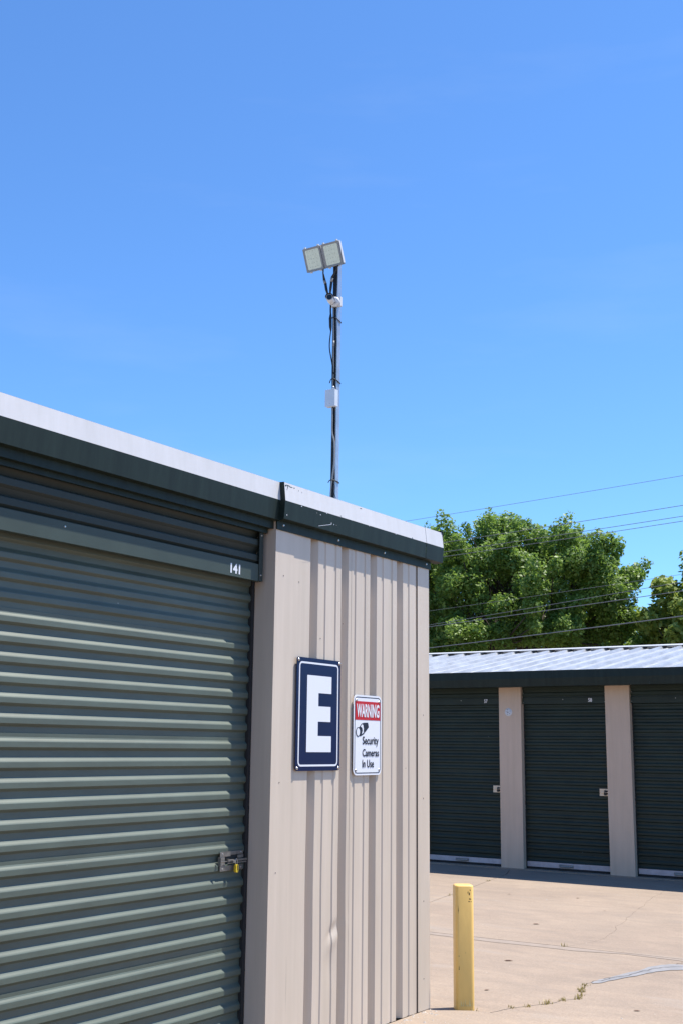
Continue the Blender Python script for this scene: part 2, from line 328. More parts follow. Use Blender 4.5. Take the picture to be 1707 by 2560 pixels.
# weeds in the cracks
def weeds(name, pts, label, n, hmax, seed):
    r = random.Random(seed); m = MB()
    for k in range(n):
        i = r.randrange(len(pts)); x, y, w = pts[i]; x += r.uniform(-.025, .025); y += r.uniform(-.03, .03)
        h = r.uniform(.25, 1) * hmax * w; a = r.uniform(0, 6.28); t = r.uniform(.1, .8); wd = r.uniform(.0015, .004)
        dx, dy = math.cos(a), math.sin(a)
        P = [(x - dy * wd, y + dx * wd, GZ - .01), (x + dy * wd, y - dx * wd, GZ - .01), (x + dx * h * t * .4 + dy * wd * .8, y + dy * h * t * .4 - dx * wd * .8, GZ + h * .6),
             (x + dx * h * t * .4 - dy * wd * .8, y + dy * h * t * .4 + dx * wd * .8, GZ + h * .6), (x + dx * h * t, y + dy * h * t, GZ + h)]
        m.add(P, [(0, 1, 2, 3), (3, 2, 4)])
    o = m.build(name, WEED); tag(o, label, 'weeds', kind='stuff'); return o
wp = [(p[0], p[1], w) for p, w in zip([(-3.28, 6.92), (-3.22, 7.015), (-3.165, 7.144), (-3.15, 7.17), (-3.112, 7.307), (-3.06, 7.40), (-3.055, 7.42), (-3.08, 7.5), (-3.12, 7.62), (-3.15, 7.7), (-3.18, 7.85)], (.5, .7, 1.0, 1.1, .6, .9, 1.0, .8, 1.0, .8, .5))]
weeds('weed_tufts', wp, 'small dry weeds sprouting along the jagged crack in the pavement', 200, .036, 1)
weeds('weed_tufts', [(-3.39, 6.63, 1), (-3.37, 6.64, .7), (-3.9, YJ, .8), (-3.93, YJ, .6), (-2.93, YJ, 1), (-6.2, 11.6, .5), (-6.5, 13.1, .6)], 'sparse weeds at the bollard foot and in the straight pavement joints', 70, .05, 2)
# crumbs of stone along the wall foot and leaves
st = MB(); r = random.Random(11)
for k in range(150):
    if k < 90: y = r.uniform(5.2, 6.5); x = XF + abs(r.gauss(0, .05)) + .01; z = 0; s = r.uniform(.003, .012)
    elif k < 110: x = r.uniform(-3.6, -3.2); y = r.uniform(6.2, 6.5); z = 0; s = r.uniform(.002, .007)
    else: x = r.uniform(-6.5, -2.5); y = r.uniform(7, 13); z = GZ; s = r.uniform(.004, .010)
    v = [(x + s * r.uniform(.6, 1.3) * math.cos(a) , y + s * r.uniform(.6, 1.3) * math.sin(a), z) for a in (0, 1.3, 2.5, 3.8, 5.1)]
    st.add(v + [(x, y, z + s * r.uniform(.5, .9))], [(i, (i + 1) % 5, 5) for i in range(5)])
tag(st.build('stone_crumbs', STONE), 'scattered pale stone crumbs along the wall foot and on the concrete', 'gravel', kind='stuff')
def leaf(x, y, z, L_, a, label):
    m = MB(); c, s = math.cos(a), math.sin(a); pts = []
    for t, w in ((-.5, 0), (-.2, .22), (.15, .25), (.5, 0), (.15, -.22), (-.2, -.25)):
        pts.append((x + (t * c - w * s) * L_, y + (t * s + w * c) * L_, z + .004 + abs(w) * L_ * .08))
    m.add(pts, [(0, 1, 5), (1, 2, 4, 5), (2, 3, 4)])
    return tag(m.build('dry_leaf', DRYLEAF), label, 'leaf', 'dry leaves blown onto the concrete')
leaf(-3.994, 8.379, GZ, .07, .5, 'larger dry leaf lying just right of the bollard on the nearer concrete slab')
leaf(-4.595, 10.225, GZ, .07, .6, 'dry leaf lying midway on the slab beyond the straight joint')
leaf(-5.014, 12.23, GZ, .045, 1.4, 'small dark leaf farthest off, in front of the middle pillar gap')
leaf(-2.63, 7.291, GZ, .045, .4, 'small leaf in the lower right corner of the pavement')
leaf(-3.641, 7.305, GZ, .04, .9, 'tiny leaf close to the right of the bollard foot')
leaf(-5.737, 12.076, GZ, .04, .3, 'small dark leaf left, in the slab corner above the bollard')
leaf(-4.418, 11.453, GZ, .03, .3, 'tiny dark leaf beside the faint upper crack')

# ------------------------------------------------------------------ roll-up curtain generator
PITCH = 0.0815; PH = 6 * PITCH + 0.013; CD = 0.0145
def curtain_panel(F, s0, s1, ztop, nd, parent, mat, dbase, zmin, name='curtain_panel'):
    """ztop = z of the lap edge at the top of this sheet"""
    P = [(ztop, dbase + CD - .002), (ztop - .001, dbase + CD - .0035)]
    zb = ztop + 0.036 - 0.013
    for k in range(6):
        c = zb - PITCH * (k + 1)                 # crest bottom
        P += [(c + .0455, dbase + CD - (.003 if k == 0 else 0)), (c + .042, dbase + CD - .0013 - (.0015 if k == 0 else 0)), (c + .036, dbase + .0092), (c + .029, dbase + .0034), (c + .0245, dbase + .0006), (c + .022, dbase), (c + .0015, dbase), (c, dbase + .0012), (c - .010, dbase + CD - .0015), (c - .0125, dbase + CD)]
    P += [(c - .0405, dbase + CD)]
    P = [p for p in P if p[0] >= zmin]
    m = MB(); A = [F(s0, d, z) for z, d in P]; B = [F(s1, d, z) for z, d in P]
    m.smooth = False; m.sweep((A, B), 0, 0)
    return m.build(name, mat, parent)

# ------------------------------------------------------------------ lettering
def text_mesh(txt, F, s0, z0, w, h, d, mat, parent, name, bold=0.02, th=.0012):
    cu = bpy.data.curves.new('txt', 'FONT'); cu.body = txt; cu.size = 1; cu.offset = bold; cu.resolution_u = 3; cu.space_character = 1.02
    t = bpy.data.objects.new('txt', cu); COL.objects.link(t); dg = bpy.context.evaluated_depsgraph_get(); dg.update()
    me = bpy.data.meshes.new_from_object(t.evaluated_get(dg)); bpy.data.objects.remove(t); bpy.data.curves.remove(cu)
    V = np.array([v.co[:] for v in me.vertices]); fs = [list(p.vertices) for p in me.polygons]
    a, b = V.min(0), V.max(0); sx, sy = w / (b[0] - a[0]), h / (b[1] - a[1])
    m = MB(); m.add([F(s0 + (v[0] - a[0]) * sx, d - th, z0 + (v[1] - a[1]) * sy) for v in V], fs)
    bpy.data.meshes.remove(me); return m.build(name, mat, parent)
def poly_plate(F, pts, d0, d1, mat, parent, name, m=None, holes=False):
    m = MB(); A = [F(s, d0, z) for s, z in pts]; B = [F(s, d1, z) for s, z in pts]; n = len(pts)
    m.add(A + B, [tuple(range(n)), tuple(range(n, 2 * n))[::-1]] + [(i, (i + 1) % n, n + (i + 1) % n, n + i) for i in range(n)])
    return m.build(name, mat, parent)
def rrect(s0, s1, z0, z1, r, n=6):
    P = []
    for cx, cy, a0 in ((s1 - r, z1 - r, 0), (s0 + r, z1 - r, 90), (s0 + r, z0 + r, 180), (s1 - r, z0 + r, 270)):
        for k in range(n + 1):
            a = math.radians(a0 + 90 * k / n); P.append((cx + r * math.cos(a), cy + r * math.sin(a)))
    return P
def ring(F, s0, s1, z0, z1, r, w, d, mat, parent, name):
    A = rrect(s0, s1, z0, z1, r); B = rrect(s0 + w, s1 - w, z0 + w, z1 - w, max(r - w, .001)); n = len(A)
    m = MB(); m.add([F(a, d, z) for a, z in A + B], [(i, (i + 1) % n, n + (i + 1) % n, n + i) for i in range(n)]); return m.build(name, mat, parent)
def disc(m, F, s, z, d, r, h, n=10):
    A = [F(s + r * math.cos(6.2832 * k / n), d, z + r * math.sin(6.2832 * k / n)) for k in range(n)]
    B = [F(s + r * .7 * math.cos(6.2832 * k / n), d - h, z + r * .7 * math.sin(6.2832 * k / n)) for k in range(n)]
    m.add(A + B, [(k, (k + 1) % n, n + (k + 1) % n, n + k) for k in range(n)] + [tuple(range(n, 2 * n))]); return m

# ================================================================== NEAR BUILDING
nb = empty('storage_building', (-7.6, 2.5, 0)); tag(nb, 'near storage building with ribbed taupe end wall, roll-up door 141 and white gutter face', 'building')
DOOR_L = 1.86; DD = 0.134
# corner trims, jamb
m = MB(); m.fbox(FE, Y0, 5.038, -.003, .0, 0.006, 2.70); m.fbox(FE, Y0, Y0 + .0025, .0005, .1255, 0.006, 2.72); m.fbox(FE, Y0 + .004, Y0 + .0065, .126, .165, 0.006, 2.72); m.build('corner_trim', TAUPE, nb)
m = MB(); m.fbox(FE, 6.362, Y1, -.003, .0, 0.004, 2.70); m.fbox(FE, Y1 - .0025, Y1, .0005, .12, 0.012, 2.70)
m.build('corner_trim', TAUPE, nb)
m = MB(); m.fbox(FE, DOOR_L - .16, DOOR_L, -.003, .0, 0.006, 2.70); m.fbox(FE, DOOR_L - .0025, DOOR_L, .0005, .165, 0.006, 2.72); m.build('corner_trim', TAUPE, nb)
# ribbed wall sheets (ribs turned inward)
VD = .034
def wall_profile(r0, k0, k1, a, b):
    P = []
    for k in range(k0, k1):
        r = r0 + .3048 * k
        P += [(r - .075, 0), (r - .054, VD), (r - .026, VD), (r, 0)]
        for c in (.065, .169): P += [(r + c - .013, 0), (r + c - .006, .0055), (r + c + .006, .0055), (r + c + .013, 0)]
    P = [(s, d) for s, d in P if a < s < b]; return [(a, P[0][1])] + P + [(b, P[-1][1])]
def wall_sheet(prof, z0, z1, dent=None):
    nz_ = 60 if dent else 1; m = MB(); n = len(prof)
    if dent:   # finer sampling for the dented sheet
        q = []
        for i in range(n - 1):
            (a, da), (b, db) = prof[i], prof[i + 1]; k = max(1, int(abs(b - a) / .012))
            q += [(a + (b - a) * j / k, da + (db - da) * j / k) for j in range(k)]
        prof = q + [prof[-1]]; n = len(prof)
    zs = [z0 + (z1 - z0) * j / nz_ for j in range(nz_ + 1)]
    if dent: zs = sorted(set(zs + [dent[1] + t * .012 for t in range(-14, 15)]))
    vs = []
    for z in zs:
        for s, d in prof:
            if dent:
                ds, dz = (s - dent[0]), (z - dent[1])
                u = ds * .8 + dz * .6; v = -ds * .6 + dz * .8
                d += .008 * math.exp(-(u / .060) ** 2 - (v / .026) ** 2) - .004 * math.exp(-((u) / .09) ** 2 - ((v + .05) / .03) ** 2) + .004 * math.exp(-((ds + .03) / .05) ** 2 - ((dz + .17) / .09) ** 2)
                s += .004 * math.sin(z * 5.1) * math.exp(-((z - dent[1]) / .5) ** 2)
            vs.append(FE(s, d, z))
    m.add(vs, [(j * n + i, j * n + i + 1, (j + 1) * n + i + 1, (j + 1) * n + i) for j in range(len(zs) - 1) for i in range(n - 1)])
    return m
pr = wall_profile(5.27, 0, 4, 5.040, 6.350)
cuts = [5.040, 5.605, 6.350]
wall_sheet([(5.040, pr[0][1])] + [p for p in pr if 5.040 < p[0] < 5.62] + [(5.62, 0)], .002, 2.70, dent=(5.46, .565)).build('wall_panel', TAUPE, nb)
wall_sheet([(5.605, -.0012)] + [(s, d - .0012) for s, d in pr if 5.605 < s < 6.350] + [(6.350, -.0012)], .003, 2.70).build('wall_panel', TAUPE, nb)
wall_sheet(wall_profile(5.27, -26, -11, -2.6, DOOR_L - .16), .010, 2.70).build('wall_panel', TAUPE, nb)
for q0, q1 in ((5.04, Y1 - .01), (-2.6, DOOR_L - .01)):
    m = MB(); m.fbox(FE, q0, q1, .040, .12, -.12, 2.69); m.build('wall_core', DARK, nb)
# small screw heads and nicks on trims and sheets
for q0, q1 in ((4.945, 2.40), (4.945, 1.34), (5.09, 2.385), (6.43, 1.72), (6.43, 1.22), (6.43, .62), (6.43, .18), (5.30, 2.10), (4.93, .9), (5.52, 2.2), (6.22, 1.4)):
    m = MB(); disc(m, FE, q0, q1, -.0032 if q0 < 5.03 or q0 > 6.36 else -.0002, .0035, .002, 8); m.build('screw_head', BOLTD, nb)
# gable walls and back wall
def gable(Y, s):
    prof = []
    m = MB(); n = 30
    for k in range(n + 1):
        for off in ((0, 0), (.03, .03)) if k < n else ((0, 0),): pass
    xs = [XF - .12 - k * .1016 for k in range(80)]
    bot = []; topv = []
    for i, x in enumerate(xs):
        dy = (.03 if i % 3 == 0 else 0) * s
        z = 2.80 + .165 * min(abs(x - XF), 8.2 - abs(x - XF))
        bot.append((x, Y - dy, .01)); topv.append((x, Y - dy, z))
    m.sweep((bot, topv), 0, 0); return m
gable(Y1 - .004, 1).build('gable_wall', TAUPE, nb); gable(-2.6, -1).build('gable_wall', TAUPE, nb)
m = MB(); m.box(XF - 8.1, XF - 8.2, -2.6, Y1 - .006, 0, 2.8); m.build('back_wall', TAUPE, nb)
m = MB(); m.box(XF - 3.9, XF - 4.0, -2.55, Y1 - .07, 0, 3.2); m.build('partition_wall', DARK, nb)
# trim strip under the gutter, with screws
m = MB(); m.fbox(FE, Y0 - .003, Y1 + .012, -.011, -.0035, 2.637, 2.700)
tr = m.build('eave_trim', GREEN_T, nb)
m = MB()
for s in (4.925, 5.45, 5.95, 6.46): disc(m, FE, s, 2.665, -.011, .007, .004)
m.build('screw', BOLT, tr)
# gutters
def gutter(s0, s1, dt, dm, db, zt, zm, zb, name='gutter', open_end=True):
    grp = []
    up_ = MB(); up_.mat(0); up_.fbox(FE, s0, s1, 0, 0, 0, 0); up_ = MB()
    A = [(dt, zt), (dm, zm), (dm + .0015, zm), (dt + .0015, zt)]
    up_.sweep(([FE(s0, d, z) for d, z in A], [FE(s1, d, z) for d, z in A]), 1, 1, closed=True)
    lo = MB(); B = [(dm, zm - .0004), (db, zb), (db + .05, zb - .006), (db + .05, zb - .0045), (db + .0018, zb + .0018), (dm + .0018, zm - .0004)]
    lo.sweep(([FE(s0, d, z) for d, z in B], [FE(s1, d, z) for d, z in B]), 0, 0, closed=True)
    # top lip going back to the roof, small hem
    C = [(dt, zt + .0004), (dt + .012, zt + .004), (dt + .013, zt + 0.0012), (dt + .0015, zt - .001)]
    lo.sweep(([FE(s0, d, z) for d, z in C], [FE(s1, d, z) for d, z in C]), 0, 0, closed=True)
    o = lo.build(name, GREEN_T, nb); f = up_.build('gutter_face', WHITE_T, o); return o
gl = gutter(-2.7, 4.872, -.021, -.029, -.0225, 2.887, 2.790, 2.684)
gr = gutter(4.872, 6.378, -.048, -.059, -.052, 2.885, 2.786, 2.690)
ge = gutter(6.3805, 6.60, -.049, -.060, -.053, 2.886, 2.786, 2.689)
# closed left end of the protruding gutter length
def endcap(s, pts, parent):
    m = MB(); A = [FE(s, d, z) for d, z in pts]; B = [FE(s + .002, d, z) for d, z in pts]; n = len(pts)
    m.add(A + B, [tuple(range(n)), tuple(range(n, 2 * n))[::-1]] + [(i, (i + 1) % n, n + (i + 1) % n, n + i) for i in range(n)]); return m.build('end_cap', GREEN_T, parent)
endcap(4.8695, [(-.049, 2.887), (-.060, 2.786), (-.053, 2.688), (-.002, 2.676), (-.004, 2.889)], gr)
endcap(6.600, [(-.049, 2.886), (-.060, 2.786), (-.053, 2.689), (.02, 2.686), (.02, 2.90)], ge)
# paint chips: dark scraped spots on the white face by the joint, pale chips on the green
m = MB(); r = random.Random(3)
def chip(s, z, a, b, F=FE, zt=2.885, zm=2.786, dt=-.048, dm=-.059):
    d = dt + (dm - dt) * (zt - z) / (zt - zm) if z > zm else dm + (-.052 + .059) * (zm - z) / (zm - 2.69)
    pts = []
    for k in range(7):
        t = 6.2832 * k / 7; q = r.uniform(.55, 1.1); ss, zz = s + a * q * math.cos(t), z + b * q * math.sin(t)
        dd = (dt + (dm - dt) * (zt - zz) / (zt - zm) if z > zm else dm + .007 * (zm - zz) / .096) - .0008
        pts.append(F(ss, dd, zz))
    m.add(pts, [tuple(range(7))])
for s, z, a, b in ((4.885, 2.868, .008, .007), (4.905, 2.873, .018, .003), (4.93, 2.869, .022, .002), (4.96, 2.869, .008, .003), (4.90, 2.862, .003, .010), (4.893, 2.850, .002, .006), (5.0, 2.862, .003, .003), (5.03, 2.858, .002, .003), (5.62, 2.874, .012, .002), (5.4, 2.792, .006, .003), (6.2, 2.790, .008, .003)): chip(s, z, a, b)
m.build('paint_chip', GREEN_T, gr)
m = MB()
for s, z, a, b in ((5.02, 2.78, .006, .003), (5.20, 2.765, .006, .003), (5.26, 2.783, .007, .002), (5.31, 2.735, .003, .007), (5.335, 2.733, .003, .004), (5.36, 2.733, .002, .002), (4.895, 2.712, .004, .005), (5.7, 2.784, .007, .002), (6.0, 2.783, .010, .002)): chip(s, z, a, b)
m.add([FE(5.18, -.0592, 2.700), FE(5.183, -.0592, 2.699), FE(5.305, -.0601, 2.727), FE(5.303, -.0601, 2.7285)], [(0, 1, 2, 3)])
m.build('paint_chip', SWHITE, gr)
# roof sheets
m = MB(); slope = .165
for side in (0, 1):
    for k in range(10):
        y0 = -2.7 + k * .931; y1 = min(y0 + .93, 6.59)
        q = MB(); P = []
        for j in range(3):
            a = y0 + .31 * j; P += [(a, 0), (a + .02, .03), (a + .05, .03), (a + .07, 0)]
        P += [(y1, 0)]
        fx = lambda t: (XF - .02 - t) if side == 0 else (XF - 8.18 + t)
        A = [(fx(0), y, 2.842 + h) for y, h in P]; B = [(fx(4.08), y, 2.842 + h + slope * 4.08) for y, h in P]
        q.sweep((A, B), 0, 0); q.build('roof_panel', GALV_R, nb)
m = MB(); A = [(XF + .055, 6.588, 2.895), (XF + .055, 6.606, 2.895), (XF + .055, 6.606, 2.78), (XF + .055, 6.602, 2.78), (XF + .055, 6.602, 2.89), (XF + .055, 6.588, 2.89)]
B = [(x - 4.15, y, z + slope * 4.15) for x, y, z in A]; m.sweep((A, B), 1, 1, closed=True); m.build('rake_trim', GREEN_T, nb)
# soffit closing the eave to the wall
m = MB(); m.fbox(FE, -2.6, Y0 - .001, -.006, .2, 2.700, 2.704); m.fbox(FE, Y0 - .001, 6.55, -.04, .2, 2.705, 2.709); m.build('soffit', GREEN_T, nb)
# ---- door 141
door = empty('roll_up_door', (XF - DD, 3.4, 0.0), nb)
tops = [2.0755 - .0255 + .502 * 1, 2.050, 1.548, 1.046, .544]
zlap0 = 2.050 + .0145
for k in range(-1, 4):
    zt = zlap0 - .502 * k
    curtain_panel(FE, DOOR_L + .02, Y0 - .018, min(zt, 9), 6, door, GREEN, DD, .045)
m = MB(); m.fbox(FE, Y0 - .024, Y0 - .0005, DD - .006, DD + .012, .0, 2.5); m.build('door_guide', DARK, door)
m = MB(); m.fbox(FE, DOOR_L, DOOR_L + .024, DD - .006, DD + .012, .0, 2.5); m.build('door_guide', DARK, door)
m = MB(); m.fbox(FE, DOOR_L + .03, Y0 - .03, DD - .01, DD + .02, .006, .06); m.build('bottom_bar', ALU, door)
m = MB(); m.fbox(FE, DOOR_L, Y0, DD + .045, DD + .05, 0, 2.7); m.build('door_backing', DARK, door)
# header: ribbed panel in a frame with the flat lower band
hd = MB(); P = [(2.684, .091)]
for c in (2.628, 2.5465, 2.465):
    P += [(c + .044, .078 + CD), (c + .031, .066), (c + .028, .065), (c + .001, .065), (c - .011, .078)]
P += [(2.446, .078), (2.444, .062)]
hd.sweep(([FE(DOOR_L, d, z) for z, d in P], [FE(Y0 - .04, d, z) for z, d in P]), 0, 0)
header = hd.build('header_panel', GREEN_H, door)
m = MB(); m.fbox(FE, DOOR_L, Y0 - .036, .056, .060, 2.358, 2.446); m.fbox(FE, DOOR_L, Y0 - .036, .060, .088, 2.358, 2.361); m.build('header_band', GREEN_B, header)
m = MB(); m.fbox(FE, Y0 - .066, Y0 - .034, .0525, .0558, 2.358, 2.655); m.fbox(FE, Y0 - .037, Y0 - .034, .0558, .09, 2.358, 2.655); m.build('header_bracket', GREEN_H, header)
m = MB(); m.fbox(FE, DOOR_L, Y0 - .002, .012, .05, 2.640, 2.690); m.fbox(FE, DOOR_L, Y0 - .016, .040, .058, 2.615, 2.640); m.build('header_angle', GREEN_T, header)
m = MB()
for s, z in ((4.822, 2.60), (4.822, 2.39), (3.45, 2.425)): disc(m, FE, s, z, .0525 if s > 4 and z > 2.5 or s > 4.8 else .056, .005, .003)
m.build('rivet', BOLT, header)
text_mesh('141', FE, 4.574, 2.373, .078, .050, .056, SWHITE, header, 'door_number', bold=.035)
# latch
la = MB(); dl = DD - .004
la.fbox(FE, 4.650, 4.732, dl - .004, dl, .986, 1.010); la.fbox(FE, 4.732, 4.830, dl - .004, dl, .992, 1.010)
la.fbox(FE, 4.650, 4.830, dl - .004, dl, .918, .944)
la.fbox(FE, 4.650, 4.690, dl - .003, dl, .944, .986)
la.fbox(FE, 4.700, 4.850, dl - .016, dl - .007, .962, .972); la.fbox(FE, 4.70, 4.850, dl - .012, dl - .006, .951, .958)
la.fbox(FE, 4.636, 4.641, dl - .020, dl, .945, .985); la.fbox(FE, 4.640, 4.70, dl - .012, dl - .008, .962, .966)
la.fbox(FE, 4.780, 4.826, dl - .010, dl - .004, .975, .990); la.fbox(FE, 4.725, 4.742, dl - .028, dl - .010, .955, .968)
lat = la.build('latch', LATCH, door, bevel=.0012)
m = MB()
for s, z in ((4.668, 1.0), (4.812, 1.002), (4.668, .930), (4.812, .931)): disc(m, FE, s, z, dl - .004, .0045, .003)
m.build('latch_bolt', BOLT, lat)
m = MB(); m.fbox(FE, 4.70, 4.785, dl - .001, dl + .0015, .972, .992); m.build('latch_slot', DARK, lat)
# padlock
pl = empty('padlock', FE(4.757, dl - .022, .912)); tag(pl, 'small padlock with yellow body hanging from the latch of door 141', 'padlock')
poly_plate(FE, rrect(4.747, 4.767, .908, .948, .0095), dl - .028, dl - .014, YLOCK, pl, 'lock_body')
m = MB(); m.tube(spline([FE(4.7505, dl - .021, .946), FE(4.7505, dl - .021, .965), FE(4.757, dl - .021, .975), FE(4.7635, dl - .021, .965), FE(4.7635, dl - .021, .946)], 4), .0016, 6); m.build('shackle', BOLT, pl)
m = MB(); m.fbox(FE, 4.7555, 4.7585, dl - .0292, dl - .0281, .920, .942); m.build('keyway', BLACK, pl)

# ---- signs
sg = empty('unit_letter_sign', FE(5.275, -.015, 1.395)); tag(sg, 'tall navy metal sign with a big white letter E on the ribbed wall', 'sign')
SD = -.014
poly_plate(FE, rrect(5.068, 5.482, 1.395, 1.986, .016), SD, SD + .0035, NAVY, sg, 'sign_plate')
ring(FE, 5.088, 5.462, 1.418, 1.964, .026, .0095, SD - .0006, SWHITE, sg, 'border_line')
# the E: measured proportions
e0, e1, ez0, ez1 = 5.163, 5.394, 1.492, 1.895
Ept = [(e0, ez0), (e1 + .002, ez0), (e1 + .002, ez0 + .0845), (e0 + .105, ez0 + .0845), (e0 + .105, ez0 + .160), (e1 - .006, ez0 + .160), (e1 - .006, ez0 + .241), (e0 + .107, ez0 + .241), (e0 + .107, ez0 + .311), (e1, ez0 + .311), (e1, ez1), (e0, ez1)]
poly_plate(FE, Ept, SD - .0012, SD - .0004, SWHITE, sg, 'letter')
for s, z in ((5.082, 1.972), (5.470, 1.972), (5.082, 1.409), (5.470, 1.409)):
    m = MB(); m.smooth = True; disc(m, FE, s, z, SD - .0004, .0085, .005, 12); m.build('bolt', BOLT, sg)
ws = empty('warning_sign', FE(5.768, -.015, 1.366)); tag(ws, 'small white sign with red WARNING band and camera picture, right of the E sign', 'sign')
a0, a1, b0, b1 = 5.620, 5.917, 1.366, 1.811
poly_plate(FE, rrect(a0, a1, b0, b1, .033, 8), SD, SD + .003, SWHITE, ws, 'sign_plate')
ring(FE, a0 + .010, a1 - .010, b0 + .010, b1 - .010, .026, .0048, SD - .0006, BLACK, ws, 'border_line')
poly_plate(FE, [(a0 + .015, 1.672), (a1 - .015, 1.672), (a1 - .015, 1.776), (a0 + .015, 1.776)], SD - .0010, SD - .0003, RED, ws, 'red_band')
text_mesh('WARNING', FE, a0 + .028, 1.687, .240, .075, SD - .0012, SWHITE, ws, 'lettering', bold=.030)
text_mesh('Security', FE, a0 + .092, 1.523, .172, .058, SD - .0006, BLACK, ws, 'lettering', bold=.018)
text_mesh('Cameras', FE, a0 + .092, 1.469, .176, .042, SD - .0006, BLACK, ws, 'lettering', bold=.018)
text_mesh('In Use', FE, a0 + .092, 1.408, .122, .044, SD - .0006, BLACK, ws, 'lettering', bold=.018)
# camera pictogram
pic = empty('camera_pictogram', FE(a0 + .07, SD, 1.6), ws)
def CP(x, y): return (a0 + .022 + x * .135, 1.578 + y * .080)       # unit square of the drawing
def blob(pts, d, mat, nm): return poly_plate(FE, [CP(*p) for p in pts], SD - d, SD - d + .0006, mat, pic, nm)
blob([(.60, .98), (.94, 1.0), (1.0, .68), (.70, .30), (.62, .55)], .0012, BLACK, 'pictogram_body')
blob([(.30, .72), (.45, .92), (.58, .97), (.66, .60), (.66, .22), (.38, .04), (.20, .06), (.12, .50)], .0010, BLACK, 'pictogram_body')
blob([(.36, .72), (.47, .86), (.55, .84), (.60, .55), (.58, .28), (.45, .18), (.52, .45), (.48, .62)], .0014, SWHITE, 'pictogram_highlight')
blob([(.17 + .17 * math.cos(t), .33 + .33 * math.sin(t)) for t in [6.2832 * k / 18 for k in range(18)]], .0016, BLACK, 'pictogram_lens_rim')
blob([(.17 + .125 * math.cos(t), .33 + .27 * math.sin(t)) for t in [6.2832 * k / 18 for k in range(18)]], .0022, SWHITE, 'pictogram_lens')
for s, z in ((a0 + .028, 1.781), (a1 - .026, 1.778), (a0 + .026, 1.394), (a1 - .026, 1.394)):
    m = MB(); m.smooth = True; disc(m, FE, s, z, SD - .0004, .007, .004, 12); m.build('bolt', BOLT, ws)

# ================================================================== POLE AND LIGHTS
pb = empty('light_pole', (-4.392, 6.58, 1.2)); tag(pb, 'slim galvanised channel post rising behind the near gutter', 'pole')
px0, px1, py0, py1 = -4.4125, -4.3715, 6.555, 6.596
m = MB(); m.box(px0, px0 + .0025, py0, py1, 1.2, 4.96); m.box(px1 - .0025, px1, py0, py1, 1.2, 4.96); m.box(px0 + .0025, px1 - .0025, py1 - .0025, py1, 1.2, 4.96)
m.box(px0 + .0025, px0 + .0105, py0, py0 + .0025, 1.2, 4.96); m.box(px1 - .0105, px1 - .0025, py0, py0 + .0025, 1.2, 4.96); m.build('post', GALV, pb)
for zz in (1.6, 2.5):
    m = MB(); m.box(px0 - .02, px1 + .02, 6.507, py0, zz, zz + .05); m.build('wall_bracket', GALV, pb)
for z, sl in ((4.478, .012), (4.028, .01), (3.312, 0)):
    m = MB(); m.tube(spline([(px0 - .014, py0 - .006, z - .004), (px0 + .01, py0 - .022, z + .006 + sl), (px1 - .008, py0 - .014, z + .006 + sl), (px1 + .005, py0 + .02, z), (px1 + .004, py1, z - .006)], 5), .0035, 6); m.build('zip_tie', RUBBER, pb)
# cable bundle
cb = empty('cable_bundle', (-4.40, 6.55, 3.1)); tag(cb, 'black and grey cables running down the front of the light pole', 'cable')
cx = (px0 + px1) / 2; yc = py0 - .002; r = random.Random(4)
def strand(dx, dy, rad, mat, z0, z1, amp=.004, seed=0):
    q = random.Random(seed); P = []; z = z1
    while z > z0: P.append((cx + dx + q.uniform(-amp, amp), yc + dy, z)); z -= .14
    P.append((cx + dx, yc + dy, z0)); m = MB(); m.tube(spline(P, 4), rad, 7); return m.build('cable', mat, cb)
strand(-.003, .004, .0085, RUBBER, 2.9, 4.93, .003, 1); strand(.007, .003, .006, RUBBER, 2.9, 4.9, .003, 2)
strand(-.008, -.008, .0045, RUBBER, 3.98, 4.90, .002, 3); strand(-.004, -.010, .0028, GREYCABLE, 4.12, 4.58, .002, 4)
strand(-.006, -.004, .006, RUBBER, 2.9, 3.86, .003, 6)
m = MB(); m.tube(spline([(cx - .006, yc - .012, 4.57), (cx + .002, yc - .014, 4.40), (cx + .002, yc - .013, 4.26), (cx + .004, yc - .013, 4.14), (cx + .000, yc - .012, 4.03), (cx - .008, yc - .014, 3.975)], 5), .0030, 6); m.build('cable', GREYCABLE, cb)
m = MB(); m.tube([(cx + .002, yc - .014, 4.325), (cx + .002, yc - .014, 4.285)], .0065, 8); m.build('inline_connector', GREYCABLE, cb)
m = MB(); m.tube(spline([(cx - .002, yc - .012, 3.835), (cx + .0, yc - .016, 3.77), (cx + .001, yc - .016, 3.66), (cx + .016, yc - .012, 3.585), (cx + .018, yc - .012, 3.45), (cx + .008, yc - .013, 3.36), (cx - .006, yc - .014, 3.24), (cx - .012, yc - .014, 3.0)], 6), .0055, 8); m.build('cable', GREYCABLE, cb)
m = MB(); m.tube(spline([(cx + .004, yc - .01, 3.30), (cx + .016, yc - .01, 3.24), (cx + .03, yc - .006, 3.19)], 5), .0022, 6); m.build('cable', RUBBER, cb)
m = MB(); m.tube(spline([(cx - .022, yc - .02, 4.62), (cx - .024, yc - .02, 4.56), (cx - .022, yc - .02, 4.52)], 3), .006, 8); m.tube([(cx - .022, yc - .02, 4.53), (cx - .024, yc - .02, 4.495), (cx - .022, yc - .02, 4.43), (cx - .019, yc - .02, 4.40)], [.006, .011, .010, .005], 8)
m.tube(spline([(cx - .019, yc - .02, 4.40), (cx - .028, yc - .02, 4.32), (cx - .026, yc - .02, 4.26), (cx - .010, yc - .016, 4.17), (cx + .004, yc - .012, 4.08)], 5), .0042, 7); m.build('cable', RUBBER, cb)
